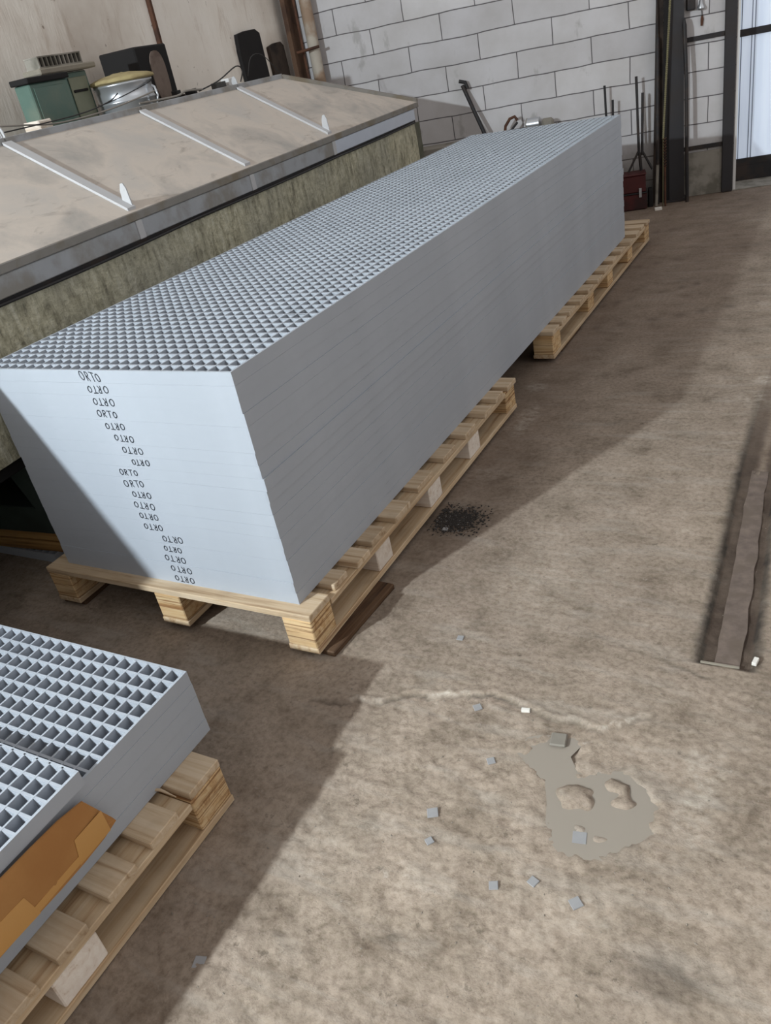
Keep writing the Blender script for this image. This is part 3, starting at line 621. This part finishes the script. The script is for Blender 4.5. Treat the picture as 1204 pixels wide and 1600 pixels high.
# wires along the ridge
def wire(pts, lab, mat='wire', r=.003):
    P = [Vector(p) for p in pts]; Q = []
    for i in range(len(P)-1):
        for k in range(4):
            t_ = k/4; a = P[max(i-1, 0)]; b = P[i]; c = P[i+1]; d = P[min(i+2, len(P)-1)]
            Q.append(.5*((2*b)+(c-a)*t_+(2*a-5*b+4*c-d)*t_*t_+(3*b-a-3*c+d)*t_**3))
    Q.append(P[-1]); o = MB().tube(Q, r, 5).build('wire', M[mat], loc=TO, rotz=TA); tag(o, lab, 'wire'); return o
wire([(-.62, -4.2, 1.52), (-.60, -3.6, 1.56), (-.60, -3.2, 1.53), (-.62, -2.9, 1.50), (-.60, -2.6, 1.505), (-.6, -2.3, 1.53), (-.62, -2.1, 1.55)], 'grey wire sagging along the cover ridge before the green cabinet', 'wirel', .004)
wire([(-.60, -3.4, 1.51), (-.60, -2.8, 1.515), (-.615, -2.52, 1.54), (-.62, -2.42, 1.57)], 'dark thin wire rising from the ridge towards the bucket', 'wire', .003)
wire([(-.60, -1.75, 1.50), (-.62, -1.5, 1.53), (-.64, -1.25, 1.585), (-.66, -1.15, 1.56), (-.66, -1.2, 1.50)], 'dark wire arching right of the upright sooty box', 'wire', .004)
wire([(-.66, -1.1, 1.52), (-.68, -.98, 1.62), (-.70, -.80, 1.62), (-.68, -.66, 1.50)], 'thin looped wire near the far end of the cover ridge', 'wire', .0025)
wire([(-.60, -2.3, 1.505), (-.585, -2.0, 1.50), (-.585, -1.9, 1.515), (-.60, -1.72, 1.505)], 'pale rope lying along the ridge before the bucket', 'wirel', .006)
# dark boards on the left wall, hole, conduit
for (u0, u1, z1, lab, mt, dx) in ((-.09, .255, 1.815, 'wide sooty black board on the plaster wall above the cover end', 'soot', .03), (.355, .60, 1.705, 'narrow dark brown board on the plaster wall, nearer the corner', 'browndark', .025)):
    mb = MB(); n = 9; P_ = [(u0+.0, 1.10)]+[(u0+.004*rn.uniform(-1, 1), 1.2+.12*k) for k in range(5)]
    P_ = [(u0, 1.1), (u0-.005, 1.3), (u0+.003, 1.5), (u0-.004, 1.68), (u0+.012, z1-.02), (u0+(u1-u0)*.4, z1-.004), (u0+(u1-u0)*.8, z1), (u1-.008, z1-.03), (u1+.004, 1.5), (u1-.004, 1.3), (u1+.002, 1.1)]
    mb.prism(P_, 'x', -1.328, -1.328+dx); o = mb.build('board', M[mt], loc=TO, rotz=TA); tag(o, lab, 'board')
mb = MB(); mb.prism([(-1.045, 1.2), (-1.02, 1.2), (-.975, 3.2), (-.995, 3.2)], 'x', -1.329, -1.30); o = mb.build('rusty_conduit', M['rust'], loc=TO, rotz=TA); tag(o, 'thin rusty strip running up the plaster wall above the sooty box', 'conduit')
mb = MB()
for k in range(5): mb.bbox(-1.330, -1.322, -2.13+.012*math.sin(k*2), -2.105+.016*math.sin(k*2), 1.92+.014*k, 1.945+.014*k, .004)
o = mb.build('wall_chip', M['rust'], loc=TO, rotz=TA); tag(o, 'small rusty broken spot high on the plaster wall', 'wall chip')
# corner: brown board, pipe, hook bar
mb = MB(); mb.prism([(.60, 0), (.74, 0), (.735, 2.0), (.73, 3.4), (.59, 3.4), (.60, 2.0)], 'x', -1.26, -1.22); o = mb.build('corner_board', M['brick_post'], loc=TO, rotz=TA); tag(o, 'tall brown board standing in the corner of plaster and block walls', 'board')
o = MB().tube([(-1.10, .72, 0), (-1.10, .72, 3.4)], .048, 16).build('corner_pipe', M['pipe'], loc=TO, rotz=TA); tag(o, 'thick stained pipe standing in the corner of the walls', 'pipe')
o = MB().tube([(-1.17, .66, 0), (-1.17, .66, 3.4)], .012, 8).build('thin_pipe', M['rust'], loc=TO, rotz=TA); tag(o, 'thin rusty pipe left of the thick corner pipe', 'pipe')
o = MB().tube([(-1.18, .56, 1.60), (-1.05, .64, 1.612), (-1.02, .66, 1.615)], .011, 8).build('steel_peg', M['rust'], loc=TO, rotz=TA); tag(o, 'short rusty peg clamped across the corner pipe', 'peg')

# ------------------------------------------------------------------ things at the block wall
def wt(name, label, cat, s, d=0.0, z=0, group=None): return thing(name, label, cat, wl(s, d, z), WA, group)
c = wt('steel_column', 'dark steel column standing against the block wall near the door', 'column', -.0, .0)
mb = MB(); mb.box(-.072, .04, -.012, -.002, 0, 3.4); mb.box(-.072, .04, -.11, -.098, 0, 3.4); mb.box(-.02, -.012, -.098, -.012, 0, 3.4); mb.build('column_shaft', M['grey_col'], c)
MB().box(-.10, .07, -.15, -.0, 0.002, .018).build('base_plate', M['grey_col'], c)
c = wt('steel_post', 'dark steel post at the end of the block wall beside the door', 'post', .372)
MB().bbox(-.036, .045, -.035, -.002, 0, 3.4, .003).build('post_shaft', M['grey_col'], c)
for z, lab in ((1.145, 'upper dark flat bar between column and post'), (.372, 'lower dark flat bar between column and post')):
    o = MB().bbox(.042, .335, -.02, -.013, z-.018, z+.014, .002).build('flat_bar', M['black'], loc=WO, rotz=WA); tag(o, lab, 'bar')
o = MB().bbox(.062, .125, -.05, -.001, 1.335, 1.42, .006).build('switch_box', M['black'], loc=WO, rotz=WA); tag(o, 'small black switch box on the block wall beside the column', 'switch box')
c = wt('hanging_lamp', 'small silver lamp head hung on the block wall above the red handle', 'lamp', .165, .03, 1.345)
mb = MB(); mb.lathe([(0, .05), (.012, .05), (.015, .02), (.03, -.005), (.028, -.016), (0, -.012)], 16); mb.build('lamp_head', M['alu'], c)
MB().tube([(0, 0, .05), (0, .02, .09)], .003, 6).build('hook', M['wire'], c)
c = wt('screwdriver', 'small tool with red brown handle hanging on the block wall', 'tool', .172, .015, 1.20)
MB().tube([(.0, 0, .02), (.003, 0, .06), (.002, 0, .085)], [.008, .011, .007], 8).build('handle', M['rust'], c); MB().tube([(.002, 0, .085), (.0, 0, .12)], .003, 6).build('shank', M['wire'], c)
c = wt('leaning_pole', 'dark pole with rounded top leaning in front of the steel column', 'pole', .052, .16)
MB().tube([(.006, -.03, 0), (.0, .0, .9), (-.012, .03, 1.25), (-.014, .034, 1.30)], [.014, .014, .016, .006], 10).build('pole_shaft', M['black'], c)
# cluster left of the column
o = MB().add([], []).prism([(-.20, 0), (-.115, 0), (-.10, 1.7), (-.145, 1.7)], 'y', -.075, -.045).build('dark_board', M['browndark'], loc=WO, rotz=WA); tag(o, 'narrow dark brown board leaning left of the steel column', 'board')
o = MB().prism([(-.125, 0), (-.075, 0), (-.066, 1.5), (-.10, 1.5)], 'y', -.115, -.09).build('flat_iron', M['soot'], loc=WO, rotz=WA); tag(o, 'black flat iron leaning between the brown board and the column', 'iron bar')
o = MB().tube([(-.165, -.13, 0), (-.150, -.12, 1.19), (-.151, -.115, 1.2)], [.013, .015, .014], 8).tube([(-.151, -.115, 1.2), (-.157, -.10, 2.1)], .005, 6).build('stepped_rod', M['black'], loc=WO, rotz=WA); tag(o, 'long black rod with a thin upper end, leftmost of the rods by the column', 'rod')
# threaded rod
mb = MB(); a = Vector((-.122, -.20, .50)); b = Vector((-.040, -.135, 1.75)); n = 90; pts = []; rs = []
for k in range(n*2+1): pts.append(a+(b-a)*k/(n*2)); rs.append(.0095 if k % 2 else .0065)
mb.tube(pts, rs, 8, smooth=False); mb.tube([a, Vector((-.13, -.22, .0))], .005, 8); o = mb.build('threaded_rod', M['yellow'], loc=WO, rotz=WA); tag(o, 'yellowish threaded rod leaning diagonally by the column', 'rod')
mb = MB(); pts = [(-.113+.011*math.cos(k*.9), -.245+.011*math.sin(k*.9), .30+.215*k/70) for k in range(71)]; mb.tube(pts, .003, 5); mb.tube([(-.113, -.245, 0), (-.113, -.245, .30)], .008, 8); o = mb.build('spring_spike', M['rust'], loc=WO, rotz=WA); tag(o, 'spiral shanked dark rod standing before the threaded rod', 'rod')
o = MB().tube([(-.180, -.20, 0), (-.163, -.17, .31)], .012, 10).build('short_pipe', M['concrete'], loc=WO, rotz=WA); tag(o, 'short pale grey pipe standing at the foot of the rods', 'pipe')
# forked stands
c = wt('forked_stand', 'black two-pronged stand rising from the red box', 'stand', -.30, .15)
MB().tube([(-.010, .02, .97), (-.004, 0, .40)], .010, 8).build('prong', M['black'], c); MB().tube([(.034, .02, .85), (.020, 0, .40)], .010, 8).build('prong', M['black'], c)
MB().tube([(-.008, 0, .43), (-.09, -.02, .285)], .009, 8).build('foot', M['black'], c); MB().tube([(.022, 0, .43), (.095, -.02, .285)], .009, 8).build('foot', M['black'], c)
MB().tube([(.0, .0, .42), (.01, .0, .285)], .012, 8).build('foot', M['black'], c)
o = MB().tube([(-.53, -.09, .0), (-.548, -.11, .945)], .009, 8).build('rod', M['black'], loc=WO, rotz=WA); tag(o, 'taller of two black rods behind the far end of the stack', 'rod')
o = MB().tube([(-.505, -.09, .0), (-.490, -.12, .835)], .009, 8).build('rod', M['black'], loc=WO, rotz=WA); tag(o, 'shorter of two black rods behind the far end of the stack', 'rod')
c = wt('red_crate', 'dull red metal box on the floor below the forked stand', 'box', -.345, .16)
MB().bbox(-.14, .09, -.10, .10, .003, .125, .006).build('lower_tray', M['red'], c); MB().bbox(-.13, .085, -.09, .09, .135, .265, .006).build('upper_tray', M['red'], c)
MB().bbox(-.145, .095, -.105, .105, .1255, .1345, .002).build('middle_rim', M['black'], c); MB().bbox(-.135, .09, -.095, .095, .266, .276, .003).build('lid', M['red'], c)
MB().bbox(.03, .05, -.112, -.106, .10, .17, .001).build('clasp', M['alu'], c)
o = MB().bbox(-.018, .018, -.05, .05, 0, .14, .006).build('dark_block', M['soot'], loc=wl(-.222, .16), rotz=WA); tag(o, 'black block between the red box and the rods', 'block')
# rail leaning behind the stack
c = wt('leaning_bar', 'black jointed bar leaning on the block wall behind the stack', 'bar', -1.6, .15)
MB().tube([(.35, -.05, 0), (.081, 0, .776), (-.06, .10, 1.13)], .016, 8).build('bar_shaft', M['black'], c); MB().tube([(-.085, .10, 1.165), (-.035, .10, 1.15), (-.02, .10, 1.10)], .014, 8).build('bar_head', M['black'], c)
# low concrete ledge with shiny tin and rusty clamp on it
o = MB().bbox(-2.6, -.75, -.20, -.001, 0, .72, .01).build('trim_5', M['concrete'], loc=WO, rotz=WA); struct(o)
c = wt('tin_can', 'shiny tin lying on the ledge behind the stack', 'tin', -1.11, .13, .72)
mb = MB(); mb.tube([(-.05, 0, .045), (.05, -.02, .045)], .045, 20); mb.build('can_body', M['alu'], c); MB().tube([(-.054, .001, .045), (-.050, 0, .045)], .047, 20).build('can_rim', M['slab'], c)
c = wt('rusty_clamp', 'rusty curved clamp on the ledge left of the shiny tin', 'clamp', -1.29, .12, .72)
mb = MB(); mb.tube([(-.06, 0, .01), (-.05, 0, .06), (-.01, 0, .11), (.03, 0, .12), (.05, 0, .09)], .012, 8); mb.build('clamp_bow', M['rust'], c); MB().tube([(-.02, -.02, .012), (.05, .0, .075)], .009, 8).build('clamp_screw', M['black'], c)
MB().bbox(-.09, .0, -.03, .03, .0005, .022, .004).build('clamp_foot', M['black'], c)
o = MB().bbox(-.05, .05, -.03, .03, 0, .07, .02).build('grey_stone', M['stone'], loc=wl(-1.0, .13, .72), rotz=WA); tag(o, 'rounded grey lump right of the shiny tin on the ledge', 'stone')

# ------------------------------------------------------------------ floor details
o = MB().box(.70, 1.16, -.47, -.08, WATER-.0002, WATER).build('puddle', M['puddle']); tag(o, 'small murky grey puddle in the broken concrete', 'puddle')
# clip the water sheet to the hollow
me = o.data; bm = bmesh.new(); cxy = (.95, -.3)
P2 = [(x+(x-cxy[0])*.16, y+(y-cxy[1])*.16) for x, y in PUD]
vt = [bm.verts.new((x, y, WATER)) for x, y in P2]; bmesh.ops.triangle_fill(bm, edges=[bm.edges.new((vt[i-1], vt[i])) for i in range(len(vt))]); bm.to_mesh(me); bm.free(); me.update()
if me.polygons[0].normal.z < 0: me.flip_normals()
pl = MB(); xa = []
for k in range(22):
    y = .252+k*.05; xl = 1.093-.03*ss(.2, 1.5, y); xr = xl+.118-.01*ss(.2, 1.4, y); xa.append((xl+.030+.008*noise.noise(Vector((y*9, 1, 0))), xr-.024+.007*noise.noise(Vector((y*11, 7, 0))), y))
for (a, b, y), (c_, d_, y2) in zip(xa, xa[1:]):
    pl.add([(a, y, -.0085), (b, y, -.0085), (d_, y2, -.0085), (c_, y2, -.0085), (a, y, -.014), (b, y, -.014), (d_, y2, -.014), (c_, y2, -.014)], [(0, 1, 2, 3), (0, 4, 5, 1), (1, 5, 6, 2), (3, 2, 6, 7), (0, 3, 7, 4)])
o = pl.build('trim_6', M['plate']); struct(o)
def chip(x, y, s_, rz, lab, mat='chip', h=.004, sx=1.0, name='concrete_chip', cat='chip'):
    o = MB().bbox(-s_*sx, s_*sx, -s_, s_, 0, h, min(.0012, h*.3)).build(name, M[mat], loc=(x, y, height(x, y)-.0005), rotz=rz); tag(o, lab, cat)
GR = 'square_offcut'
for x, y, s_, rz, lab in ((.611, -.432, .013, .5, 'grey square offcut on open floor left of the puddle'), (.141, .706, .010, .2, 'pale square offcut on the dark debris heap'), (.635, -.503, .009, .9, 'small grey offcut just below the square one left of the puddle'),
    (.81, -.556, .010, .4, 'grey offcut on the floor below the puddle, left one'), (.885, -.52, .010, 1.2, 'grey offcut on the floor close below the puddle'), (.585, -.085, .011, .7, 'grey offcut by the crack line at centre'), (.435, .155, .010, .1, 'grey offcut on the smooth floor above the crack'), (.685, -.245, .010, .6, 'grey offcut a little left of the puddle head'), (.30, -.93, .013, .3, 'grey offcut in the shade of the low stack'), (.98, -.535, .012, .8, 'grey offcut right below the puddle')):
    chip(x, y, s_, rz, lab, 'chip', .003, 1.0, GR, 'offcut')
chip(.71, -.058, .006, .2, 'white chip lying on the crack edge', 'chipw', .008, 1.9)
chip(1.222, .268, .006, 1.4, 'white chip at the near end of the sunken strip', 'chipw', .010, 2.2)
chip(-.08, 5.481, .018, .3, 'pale rubble piece on the floor before the rods', 'chipw', .02, 1.5, 'rubble_piece', 'rubble')
o = MB().bbox(-.020, .020, -.020, .022, -.008, .0, .003).build('square_stone', M['stone'], loc=(.822, -.135, .0025), rotz=.15); tag(o, 'square grey stone set at the head of the puddle', 'stone')
o = MB().bbox(-.015, .015, -.015, .015, 0, .001, .0003).build('square_offcut', M['chip'], loc=(.945, -.385, WATER+.0003), rotz=.2); tag(o, 'pale square offcut lying in the puddle', 'offcut')
chip(1.14, .240, .004, .02, 'pale lip across the near end of the sunken strip', 'slab', .006, 12.0, 'strip_end_lip', 'lip')
# debris heap
rn = random.Random(11)
def shards(n, f_, name, mat, lab, cat, smin, smax):
    mb = MB()
    for k in range(n):
        x, y = f_(); s_ = rn.uniform(smin, smax); z = height(x, y)+s_*.2; a = rn.uniform(0, 6.28); e_ = rn.uniform(.4, 1.6)
        ax = Vector((math.cos(a), math.sin(a), rn.uniform(-.3, .3)))*s_*e_; ay = Vector((-math.sin(a), math.cos(a), rn.uniform(-.3, .3)))*s_*.7; az = Vector((rn.uniform(-.3, .3), rn.uniform(-.3, .3), 1))*s_*.5; c_ = Vector((x, y, z))
        mb.add([c_+ax, c_+ay, c_-ax, c_-ay, c_+az, c_-az], [(0, 1, 4), (1, 2, 4), (2, 3, 4), (3, 0, 4), (1, 0, 5), (2, 1, 5), (3, 2, 5), (0, 3, 5)])
    o = mb.build(name, M[mat]); tag(o, lab, cat, kind='stuff')
def gp():
    while True:
        x, y = rn.gauss(.155, .05), rn.gauss(.775, .042)
        if abs(x-.15) < .14 and abs(y-.78) < .12 and x > .075: return x, y
shards(1500, gp, 'debris_heap', 'shard', 'heap of dark shards and swarf beside the front pallet', 'debris', .002, .0062)
shards(160, gp, 'debris_crumbs', 'chip', 'pale crumbs scattered in the dark debris heap', 'debris', .0015, .0035)
def gf(): 
    return rn.uniform(.1, 1.35), rn.uniform(-1.0, -.05) if rn.random() < .8 else rn.uniform(-.05, 1.2)
shards(420, gf, 'grit', 'pebble', 'loose grit scattered over the rough floor', 'grit', .0012, .0034)
